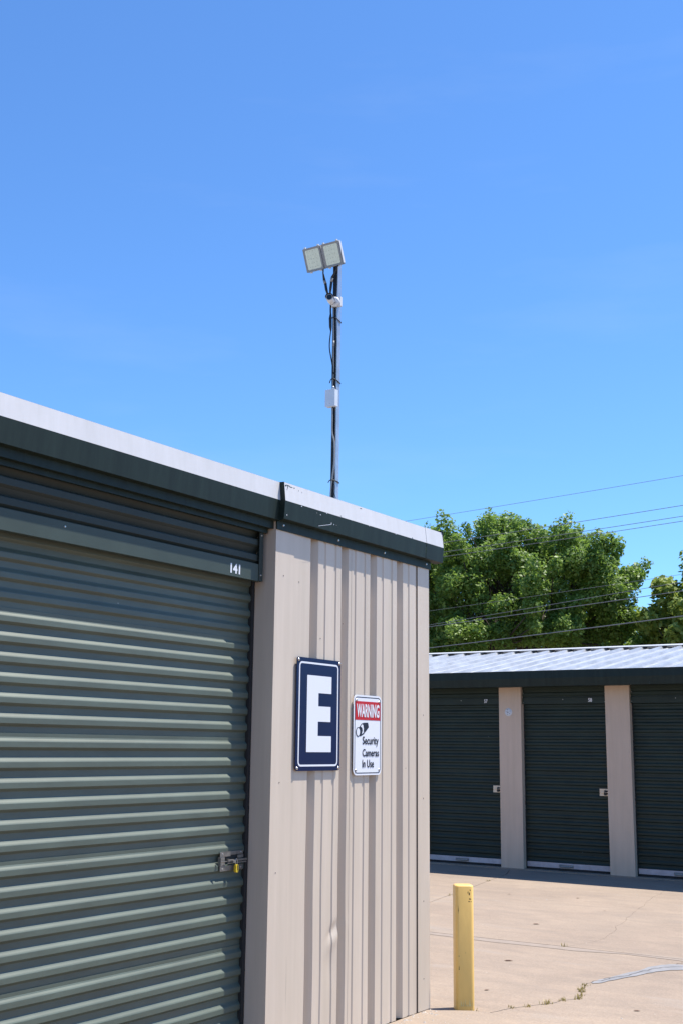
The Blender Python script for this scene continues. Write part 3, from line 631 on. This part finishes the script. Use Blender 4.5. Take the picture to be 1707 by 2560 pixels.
# floodlight pigtails with connectors
def pig(P, parent, rads=(.005, .005, .010, .0095, .010, .006)):
    m = MB(); m.tube([Vector(p) for p in P], list(rads), 8); m.build('cable', RUBBER, parent)
    a, b = Vector(P[3]), Vector(P[2]); c = (Vector(P[3]) * .55 + Vector(P[2]) * .45); d = (b - a).normalized()
    m = MB(); m.tube([c - d * .014, c + d * .014], .0112, 8); m.build('cable_collar', GREYCABLE, parent)
pig([(-4.44, 6.47, 4.85), (-4.462, 6.50, 4.835), (-4.478, 6.54, 4.80), (-4.462, 6.535, 4.76), (-4.452, 6.53, 4.72), (-4.437, 6.53, 4.67)], cb)
pig([(-4.33, 6.49, 4.86), (-4.365, 6.51, 4.83), (-4.404, 6.53, 4.80), (-4.410, 6.53, 4.765), (-4.416, 6.53, 4.72), (-4.42, 6.53, 4.68)], cb)
# floodlights: tilted 23 degrees down, facing -Y
def flood(x0, label):
    w, h, th = .1475, .1686, .028; tilt = math.radians(23)
    ax = Vector((1, 0, 0)); upv = Vector((0, -math.sin(tilt), math.cos(tilt))); nv = Vector((0, -math.cos(tilt), -math.sin(tilt)))
    O = Vector((x0 * .98, 6.43, 5.0186)) - upv * h
    def F(s, d, z): return tuple(O + ax * s - nv * d + upv * z)
    e = empty('floodlight', O); tag(e, label, 'floodlight', 'pair of LED floodlights on the pole')
    A = rrect(0, w, 0, h, .004, 2); B = rrect(.017, w - .017, .016, h - .016, .012, 5)
    m = MB(); m.fbox(F, 0, w, 0, th, 0, h)
    fr = poly_plate(F, rrect(0, w, 0, h, .004, 2), .0, th, HOUSING, e, 'housing')
    m = MB(); n = 28; A = rrect(.001, w - .001, .001, h - .001, .003, 6); B = rrect(.016, w - .016, .015, h - .015, .010, 6)
    m.add([F(s, -.005, z) for s, z in A] + [F(s, -.002, z) for s, z in B] + [F(s, 0, z) for s, z in A], [(i, (i + 1) % n, n + (i + 1) % n, n + i) for i in range(n)] + [(i, 2 * n + i, 2 * n + (i + 1) % n, (i + 1) % n) for i in range(n)])
    m.build('bezel', HOUSING, e)
    gl_ = poly_plate(F, rrect(.016, w - .016, .015, h - .015, .010, 6), -.0022, -.0006, LENS, e, 'lens')
    m = MB()
    for i in range(4):
        for j in range(5): m.fbox(F, .034 + i * .022, .038 + i * .022, -.0031, -.0024, .030 + j * .028, .0335 + j * .028)
    m.build('led_chips', newmat('led chips', (0.30, 0.34, 0.26), .4) if 'led chips' not in bpy.data.materials else bpy.data.materials['led chips'], gl_)
    m = MB()
    for s in (.018, w - .018): m.fbox(F, s - .006, s + .006, .0, .014, h, h + .010)
    for s in (.03, w - .035): m.fbox(F, s - .007, s + .007, .002, .016, -.009, 0)
    m.build('clip', PLWHITE, e)
    m = MB()
    for k in range(9): m.fbox(F, .012 + k * .0155, .0145 + k * .0155, th, th + .018, .012, h - .012)
    m.build('heat_sink_fins', PLWHITE, e)
    m = MB(); m.fbox(F, w, w + .003, .004, th - .004, .010, h - .006); m.fbox(F, w / 2 - .012, w / 2 + .012, th + .018, th + .034, .03, .12); m.build('side_plate', PLWHITE, e)
    m = MB(); m.tube([F(w / 2, th + .03, .08), (cx, 6.60, 4.93)], .007, 8); m.build('mount_arm', GALV, e)
    return e
flood(-4.689, 'left of the two grey LED floodlights at the top of the pole')
flood(-4.528, 'right of the two grey LED floodlights, set slightly higher above the post')
# security camera
sc = empty('security_camera', (-4.395, 6.545, 4.60)); tag(sc, 'white bullet security camera with black lens on the pole below the floodlights', 'security camera')
a = Vector((-4.364, 6.44, 4.612)); b = Vector((-4.402, 6.535, 4.606)); d = (b - a).normalized()
m = MB(); m.tube([a + d * .004, a, a + d * .012, a + d * .05, a + d * .085], [.0215, .0255, .0262, .0262, .022], 20); m.build('camera_body', PLWHITE, sc)
m = MB(); m.tube([a - d * .0015, a + d * .006], .0195, 20); m.build('front_glass', BLACKGLASS, sc)
m = MB(); m.tube([a - d * .003, a - d * .0005], .009, 14); m.build('lens', BLACKGLASS, sc)
hood = MB(); q1 = d.cross(Vector((0, 0, 1))).normalized(); q2 = Vector((0, 0, 1)) - d * d.z
A = [a - d * .010 + (q1 * math.cos(t) + q2 * math.sin(t)) * .029 for t in [math.pi * k / 12 for k in range(13)]]; B = [v + d * .070 for v in A]
A2 = [v - (v - (a - d * .010)).normalized() * .002 for v in A][::-1]; B2 = [v - (v - (a + d * .060)).normalized() * .002 for v in B][::-1]
hood.sweep((A + A2, B + B2), 1, 1, closed=True); hood.build('sun_hood', newmat('dark camera hood', (.05, .04, .04), .5), sc)
c0 = Vector((-4.388, py0 - .001, 4.615))
m = MB(); m.tube([c0, c0 + Vector((.004, -.022, .0)), c0 + Vector((.006, -.030, 0))], [.038, .036, .026], 20); m.build('camera_base', PLWHITE, sc)
m = MB(); m.box(-4.425, -4.349, py0 - .001, py0 + .024, 4.585, 4.655); m.build('mount_box', PLWHITE, sc, bevel=.002)
m = MB(); m.tube([b, c0 + Vector((0, -.028, 0))], .014, 12); m.build('bracket_neck', PLWHITE, sc)
for q in ((-.018, -.024, -.016), (.017, -.022, -.010)):
    m = MB(); c = c0 + Vector(q); m.tube([c + Vector((0, -.006, 0)), c + Vector((.001, -.013, 0))], .0028, 8); m.build('screw', RUBBER, sc)
# junction box
jb = empty('junction_box', (-4.398, 6.535, 3.84)); tag(jb, 'pale rectangular junction box fixed halfway up the pole', 'junction box')
m = MB(); m.box(-4.436, -4.358, 6.514, 6.5545, 3.842, 3.962); m.build('box_body', BOXW, jb, bevel=.0015)
m = MB(); m.box(-4.438, -4.356, 6.510, 6.5135, 3.840, 3.964); m.build('cover', BOXW, jb, bevel=.001)
m = MB()
for z in (3.950, 3.862): disc(m, lambda s, d, z: (s, 6.510 + d, z), -4.399, z, 0, .003, .002)
m.build('screw', BOLT, jb)
m = MB(); m.tube([(-4.384, 6.535, 3.962), (-4.388, 6.535, 3.985), (-4.386, 6.535, 3.992)], [.010, .012, .006], 8); m.build('cable_gland', GALV, jb)

# ================================================================== BOLLARD
bo = empty('bollard', (-3.501, 6.716, GZ)); tag(bo, 'pale yellow painted square steel bollard with chipped paint by the building corner', 'bollard')
ang = math.radians(27 + 11); hw = .0563; R = .021
def BF(x, y, z): return (-3.501 + x * math.cos(ang) - y * math.sin(ang), 6.716 + x * math.sin(ang) + y * math.cos(ang), z)
m = MB(); zs = [(GZ - .03, 0), (.0, 0), (.691, 0), (.696, .0025), (.699, .007), (.6995, .014)]; rings = []
for z, ins in zs:
    rings.append([BF(x, y, z) for x, y in rrect(-hw + ins, hw - ins, -hw + ins, hw - ins, max(R - ins * .3, .008), 5)])
n = len(rings[0]); m.smooth = True
m.add([v for q in rings for v in q], [(i * n + k, i * n + (k + 1) % n, (i + 1) * n + (k + 1) % n, (i + 1) * n + k) for i in range(len(rings) - 1) for k in range(n)])
m.smooth = False; m.add(rings[-1], [tuple(range(n))]); post = m.build('post', YEL, bo)
m = MB(); r = random.Random(9); BR = newmat('rust and bare chips', (.07, .045, .02), .8, var=.4, vscale=60)
def bchip(u, z, a, b, face):
    pts = []
    for k in range(7):
        t = 6.2832 * k / 7; q = r.uniform(.5, 1.15)
        if face == 'f': pts.append(BF(u + a * q * math.cos(t), -hw - .0006, z + b * q * math.sin(t)))
        else: pts.append(BF(-hw - .0006, u + a * q * math.cos(t), z + b * q * math.sin(t)))
    m.add(pts, [tuple(range(7))])
for u, z, a, b in ((.033, .672, .004, .006), (.028, .650, .006, .010), (.020, .66, .003, .01), (.031, .620, .010, .004), (.026, .606, .006, .006), (.038, .604, .004, .003), (-.0395, .56, .0012, .028), (-.039, .555, .0025, .008), (-.0385, .29, .002, .006), (-.038, .225, .0015, .012), (-.038, .215, .0025, .006)): bchip(u, z, a, b, 'f')
m.build('paint_chip', BR, post)
m = MB(); YP = newmat('bright paint drips', (.85, .68, .30), .4)
for k in range(34):
    u = r.uniform(-.03, .042); h = r.uniform(.01, .05) * (1 if r.random() < .5 else .5); w = r.uniform(.0008, .003)
    m.add([BF(u - w, -hw - .0007, .004), BF(u + w, -hw - .0007, .004), BF(u + w * .3, -hw - .0007, h), BF(u - w * .3, -hw - .0007, h)], [(0, 1, 2, 3)])
m.build('paint_drips', YP, post)

# ================================================================== FAR BUILDING
fb = empty('storage_building', (-5, 18, GZ)); tag(fb, 'far storage building with dark green doors 57 and 58, taupe pillars and ribbed metal roof', 'building')
EY = -.335                                   # eave front in wall depth
pitch_x = 1.4985; pils = [-7.046 + pitch_x * k for k in range(-4, 7)]
for k, x in enumerate(pils):
    m = MB(); m.fbox(FF, x, x + .322, 0, .14, GZ + .002, 2.345); p = m.build('wall_pillar', TAUPE_PILLAR, fb)
# fascia gutter: folded
m = MB(); Bp = [(EY + .008, 2.524), (EY, 2.425), (EY + .012, 2.322), (EY + .06, 2.315), (EY + .06, 2.318), (EY + .014, 2.325), (EY + .003, 2.425), (EY + .011, 2.524)]
m.sweep(([FF(-13.4, d, z) for d, z in Bp], [FF(2.3, d, z) for d, z in Bp]), 1, 1, closed=True); m.build('fascia', GREEN_T, fb)
m = MB(); m.fbox(FF, -13.4, 2.3, EY + .06, .10, 2.3455, 2.350); m.fbox(FF, -13.4, 2.3, EY + .058, EY + .062, 2.318, 2.345); m.build('soffit', GREEN_T, fb)
m = MB(); m.fbox(FF, -13.4, 2.3, .16, .2, GZ, 2.5); m.fbox(FF, -13.4, -13.35, .0, 7, GZ, 2.5); m.fbox(FF, 2.25, 2.3, 0, 7, GZ, 2.5); m.fbox(FF, -13.4, 2.3, 6.95, 7, GZ, 2.5); m.build('wall_core', TAUPE_PILLAR, fb)
def far_door(i, num=None):
    x0 = pils[i] + .322 + .002; x1 = pils[i + 1] - .002
    dr = empty('roll_up_door', ((x0 + x1) / 2, YF + .085, GZ), fb)
    for k in range(5):
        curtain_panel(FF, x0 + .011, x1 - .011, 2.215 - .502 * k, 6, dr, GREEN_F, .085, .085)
    for q0 in (x0, x1 - .012):
        m = MB(); m.fbox(FF, q0, q0 + .012, .081, .108, GZ, 2.11); m.build('door_guide', DARK, dr)
    m = MB(); m.fbox(FF, x0 + .014, x1 - .014, .080, .10, .020, .084); m.build('bottom_bar', ALU, dr)
    m = MB(); m.fbox(FF, x0, x1, .083, .10, -.012, .018); m.build('threshold_gap', DARK, dr)
    m = MB(); c = (x0 + x1) / 2 - .03; m.tube(spline([FF(c - .085, .078, .052), FF(c - .07, .066, .045), FF(c, .060, .042), FF(c + .07, .066, .045), FF(c + .085, .078, .052)], 4), .013, 8)
    m.fbox(FF, c - .10, c + .10, .076, .080, .030, .068); m.build('lift_handle', HOUSING, dr)
    m = MB(); m.fbox(FF, x0, x1, .110, .112, GZ, 2.35); m.build('door_backing', DARK, dr)
    h = MB(); P = [(2.345, .060)]
    for c in (2.300, 2.2185): P += [(c + .044, .056), (c + .031, .046), (c + .001, .045), (c - .011, .056)]
    P += [(2.190, .056), (2.188, .042), (2.108, .042), (2.107, .080)]
    h.sweep(([FF(x0, d, z) for z, d in P], [FF(x1, d, z) for z, d in P]), 0, 0); hp = h.build('header_panel', GREEN_F, dr)
    m = MB()
    for s in (x0 + .015, x1 - .015):
        for z in (2.13, 2.25): disc(m, FF, s, z, .042, .005, .003, 8)
    disc(m, FF, x0 + .58, 2.165, .042, .006, .003, 8); m.build('rivet', BOLT, hp)
    if num: text_mesh(num, FF, x1 - .240, 2.128, .052, .050, .042, SWHITE, hp, 'door_number', bold=.03)
    lt = MB(); lx = x1 - .135
    lt.fbox(FF, lx, lx + .125, .072, .078, 1.012, 1.034); lt.fbox(FF, lx, lx + .125, .072, .078, .944, .966); lt.fbox(FF, lx, lx + .06, .074, .079, .966, 1.012)
    lt.fbox(FF, lx + .02, lx + .13, .060, .070, .984, .996); o = lt.build('latch', BRASS, dr, bevel=.001)
    m = MB(); m.fbox(FF, lx + .062, lx + .10, .077, .080, .966, 1.012); m.build('latch_slot', DARK, o)
    m = MB(); m.fbox(FF, lx + .012, lx + .05, .070, .0735, .985, .992); m.build('latch_decal', RED, o)
    return x1
ends = {}
for i in range(len(pils) - 1): ends[i] = far_door(i, {3: '57', 4: '58'}.get(i))
def dark_lock(x1, label):
    lx = x1 - .135 + .080
    e = empty('padlock', FF(lx, .05, .955)); tag(e, label, 'padlock', 'black padlocks on the far doors')
    poly_plate(FF, rrect(lx - .015, lx + .017, .953, .985, .008), .045, .060, RUBBER, e, 'lock_body')
    m = MB(); m.tube(spline([FF(lx - .009, .052, .984), FF(lx - .009, .052, 1.005), FF(lx + .001, .052, 1.016), FF(lx + .011, .052, 1.005), FF(lx + .011, .052, .984)], 4), .0035, 6); m.build('shackle', BLACK, e)
dark_lock(ends[3], 'small black padlock on the leftmost far door, beside the pillar with the round cover'); dark_lock(ends[4], 'small black padlock on the far door standing between the two full pillars')
# round cover on pillar
dc = empty('round_cover_plate', FF(-6.907, -.003, 1.949)); tag(dc, 'round pale metal cover plate high on the pillar between doors 57 and 58', 'cover plate')
m = MB(); disc(m, FF, -6.907, 2.003, 0, .054, .010, 24); m.build('plate', BOXW, dc)
m = MB()
for a in range(5):
    t = 6.2832 * a / 5 + .5; disc(m, FF, -6.907 + .030 * math.cos(t), 2.003 + .030 * math.sin(t), -.0102, .005, .001, 8)
disc(m, FF, -6.912, 2.002, -.0102, .008, .001, 10); m.build('hole', DARK, dc)
# roof sheets with ribs
sl2 = .165; z_e = 2.490; Yr = 17.70; ribx = -8.451
def roofz(Y): return z_e + sl2 * (Y - (YF + EY - .02))
x = ribx - .3048 * 16 - .075
while x < 2.3:
    P = []
    for j in range(3):
        a = x + .3048 * j
        P += [(a, 0), (a + .022, .034), (a + .053, .034), (a + .075, 0)]
        for c in (.140, .244): P += [(a + c - .016, 0), (a + c - .007, .007), (a + c + .007, .007), (a + c + .016, 0)]
    P += [(x + .9140, 0)]
    for side in (0, 1):
        ya, yb = (YF + EY + .016, Yr) if side == 0 else (2 * Yr - (YF + EY + .016), Yr)
        m = MB(); m.sweep(([(a, ya, z_e + h) for a, h in P], [(a, yb, roofz(Yr) + h) for a, h in P]), 0, 0)
        for j in range(3):
            a = x + .3048 * j; m.add([(a, ya, z_e), (a + .022, ya, z_e + .034), (a + .053, ya, z_e + .034), (a + .075, ya, z_e)], [(0, 1, 2, 3)])
        m.build('roof_panel', GALV_R, fb)
    x += .9144
m = MB(); zr = roofz(Yr) + .046
A = [(-13.5, Yr - .17, zr - .030), (-13.5, Yr - .165, zr - .022), (-13.5, Yr, zr + .006), (-13.5, Yr + .165, zr - .022), (-13.5, Yr + .17, zr - .030)]
m.sweep((A, [(2.4, y, z) for _, y, z in A]), 0, 0); m.build('ridge_cap', WHITE_T, fb)

# ================================================================== TREES
def tree(name, base, height, crown_c, crown_r, n_clump, n_leaf, lsize, mat, label, seed, droop=0.0, gaps=()):
    q = np.random.default_rng(seed); r = random.Random(seed)
    e = empty(name, base); tag(e, label, 'tree')
    cc = np.array(crown_c); cr = np.array(crown_r)
    # clump centres: mostly in the outer shell, lumpy
    C = []
    while len(C) < n_clump:
        v = q.normal(size=3); v /= (np.abs(v) ** 2.4).sum() ** (1 / 2.4); rad = q.uniform(.36, 1.0) ** .5
        if v[2] < -.55: continue
        lump = 1 + .07 * math.sin(3.1 * math.atan2(v[1], v[0]) + seed) * (1 - abs(v[2])) + .06 * math.sin(5.3 * v[2] + 2.1 * v[0] * 4 + seed)
        p = cc + v * cr * rad * lump
        if p[2] < 0.33 * height: continue
        C.append(p)
    C = np.array(C)
    # limbs: trunk -> main forks -> clump centres
    m = MB(); b = Vector(base); fork = Vector((crown_c[0], crown_c[1], crown_c[2] - crown_r[2] * .95))
    rt_ = .035 * height
    m.tube(spline([b - Vector((0, 0, .1)), b + (fork - b) * .5 + Vector((.06, .03, 0)), fork], 4), [rt_ * (1 - .035 * k) for k in range(9)], 9)
    mains = []
    for k in range(9):
        a = 6.2832 * k / 9 + r.uniform(-.3, .3); el = r.uniform(.30, 1.35)
        tip = fork + Vector((math.cos(a) * math.cos(el) * crown_r[0], math.sin(a) * math.cos(el) * crown_r[1], math.sin(el) * crown_r[2] * 1.25)) * r.uniform(.62, .8)
        mid = fork + (tip - fork) * .5 + Vector((r.uniform(-.3, .3), r.uniform(-.3, .3), r.uniform(-.1, .35)))
        P = spline([fork - Vector((0, 0, .15)), mid, tip], 5); m.tube(P, [rt_ * .55 * (1 - .075 * i) for i in range(len(P))], 7); mains += P[3:]
    mp_ = np.array([p[:] for p in mains])
    for c in C[:: max(1, len(C) // 230)]:
        i = int(np.argmin(((mp_ - c) ** 2).sum(1) + (mp_[:, 2] > c[2]) * 1.5)); a = Vector(mp_[i]); t = Vector(c)
        mid = a.lerp(t, .5) + Vector((r.uniform(-.15, .15), r.uniform(-.15, .15), r.uniform(-.25, .05)))
        P = spline([a, mid, t], 3); m.tube(P, [rt_ * .13 * (1 - .11 * k) for k in range(len(P))], 5, caps=False)
    m.build('trunk', BARK, e)
    # leaves
    per = n_leaf // len(C); sizes = q.uniform(.15, .50, len(C)) * crown_r[2] / 2.9
    wgt = sizes ** 1.8; idx = np.repeat(np.arange(len(C)), np.maximum(8, (wgt / wgt.sum() * n_leaf)).astype(int)); N = len(idx)
    v = q.normal(size=(N, 3)); v /= np.linalg.norm(v, axis=1)[:, None]; rad = q.uniform(0.15, 1, N) ** .55
    loc = v * (sizes[idx] * rad)[:, None]
    od = (C - cc) / cr; od[:, 2] += .55; od += q.normal(size=od.shape) * .45; od /= np.linalg.norm(od, axis=1)[:, None]   # sprays reach outwards and up
    el = q.uniform(1.15, 2.1, len(C)); pr = (loc * od[idx]).sum(1)[:, None] * od[idx]
    pos = C[idx] + (loc - pr) * .82 + pr * el[idx][:, None] + q.normal(size=(N, 3)) * .035
    nrm = v * .55 + q.normal(size=(N, 3)) * .55 + np.array([0, 0, .45]); nrm /= np.linalg.norm(nrm, axis=1)[:, None]
    t = np.cross(nrm, q.normal(size=(N, 3))); t /= np.linalg.norm(t, axis=1)[:, None]; bn = np.cross(nrm, t)
    s = q.uniform(.6, 1.25, N)[:, None] * lsize
    V = np.stack([pos - t * s * .55, pos + bn * s * .30 + nrm * s * .06, pos + t * s * .55, pos - bn * s * .30 + nrm * s * .06], 1)
    if len(gaps):
        keep = np.ones(N, bool)
        for g_ in gaps: keep &= ((((pos - np.array(g_[:3])) / np.array(g_[3:])) ** 2).sum(1) > 1)
        V = V[keep]; N = len(V)
    ctr = pos.mean(0); me = bpy.data.meshes.new('crown')
    me.vertices.add(N * 4); me.vertices.foreach_set('co', (V.reshape(-1, 3) - ctr).ravel()); me.loops.add(N * 4); me.loops.foreach_set('vertex_index', np.arange(N * 4, dtype=np.int32))
    me.polygons.add(N); me.polygons.foreach_set('loop_start', np.arange(0, N * 4, 4, dtype=np.int32)); me.polygons.foreach_set('loop_total', np.full(N, 4, np.int32))
    me.update(calc_edges=True); me.materials.append(mat); o = bpy.data.objects.new('crown', me); COL.objects.link(o); o.location = ctr; attach(o, e)
    return e
tree('oak_tree', (-16.7, 36.6, -.15), 9.6, (-17.5, 36.5, 6.0), (4.95, 4.0, 3.15), 470, 225000, .125, LEAF1, 'large dark green leafy tree behind the far building roof', 3)
tree('sycamore_tree', (-8.9, 37.5, -.15), 8.0, (-9.5, 37.6, 4.6), (3.4, 3.0, 3.3), 240, 62000, .20, LEAF2, 'lighter yellow-green tree at the right edge behind the metal roof', 12)

# ================================================================== POWER LINES
def wire(A, B, rad, label, sag=.10):
    A, B = Vector(A), Vector(B); d = (B - A); P0 = A - d * 1.1; P1 = B + d * 1.6; L_ = (P1 - P0).length; P = []
    for k in range(41):
        t = k / 40; p = P0.lerp(P1, t); ta = 1.1 / 3.7; tb = 2.1 / 3.7
        p.z += sag * ((t - ta) * (t - tb)) * 4; P.append(p)
    m = MB(); m.tube(P, rad, 5); return tag(m.build('power_line', WIRE), label, 'power line', 'overhead power lines behind the far building')
wire((-14.02, 24.39, 6.95), (-6.93, 22.98, 6.95), .005, 'topmost thin power line, alone in the sky above the tree top')
wire((-13.08, 24.44, 6.34), (-6.95, 22.97, 6.34), .0065, 'second power line from the top, crossing the upper tree crown')
wire((-13.21, 24.52, 6.12), (-6.96, 22.97, 6.12), .0065, 'upper of the close pair of power lines crossing the tree top')
wire((-13.26, 24.6, 6.02), (-6.97, 22.97, 6.02), .0065, 'lower of the close pair of power lines crossing the tree top')
wire((-14.39, 25.92, 4.91), (-7.01, 22.95, 4.95), .004, 'faint thin power line across the middle of the tree crown')
wire((-15.84, 28.53, 4.86), (-7.01, 22.95, 4.80), .006, 'power line through the middle of the crown, just above its thicker neighbour')
wire((-14.92, 26.87, 4.62), (-7.02, 22.95, 4.62), .008, 'thicker power line through the lower middle of the tree crown')
wire((-15.23, 27.43, 4.12), (-7.05, 22.94, 4.12), .0105, 'lowest and thickest power line, just above the metal roof')

for o in list(bpy.data.objects):
    b = o.name.split('.')[0]
    if b in ('screw', 'paint_chip', 'rivet', 'latch_bolt', 'clip', 'led_chips', 'hole', 'paint_drips', 'heat_sink_fins') and o.parent and len(o.data.vertices) > 16: o['kind'] = 'stuff'
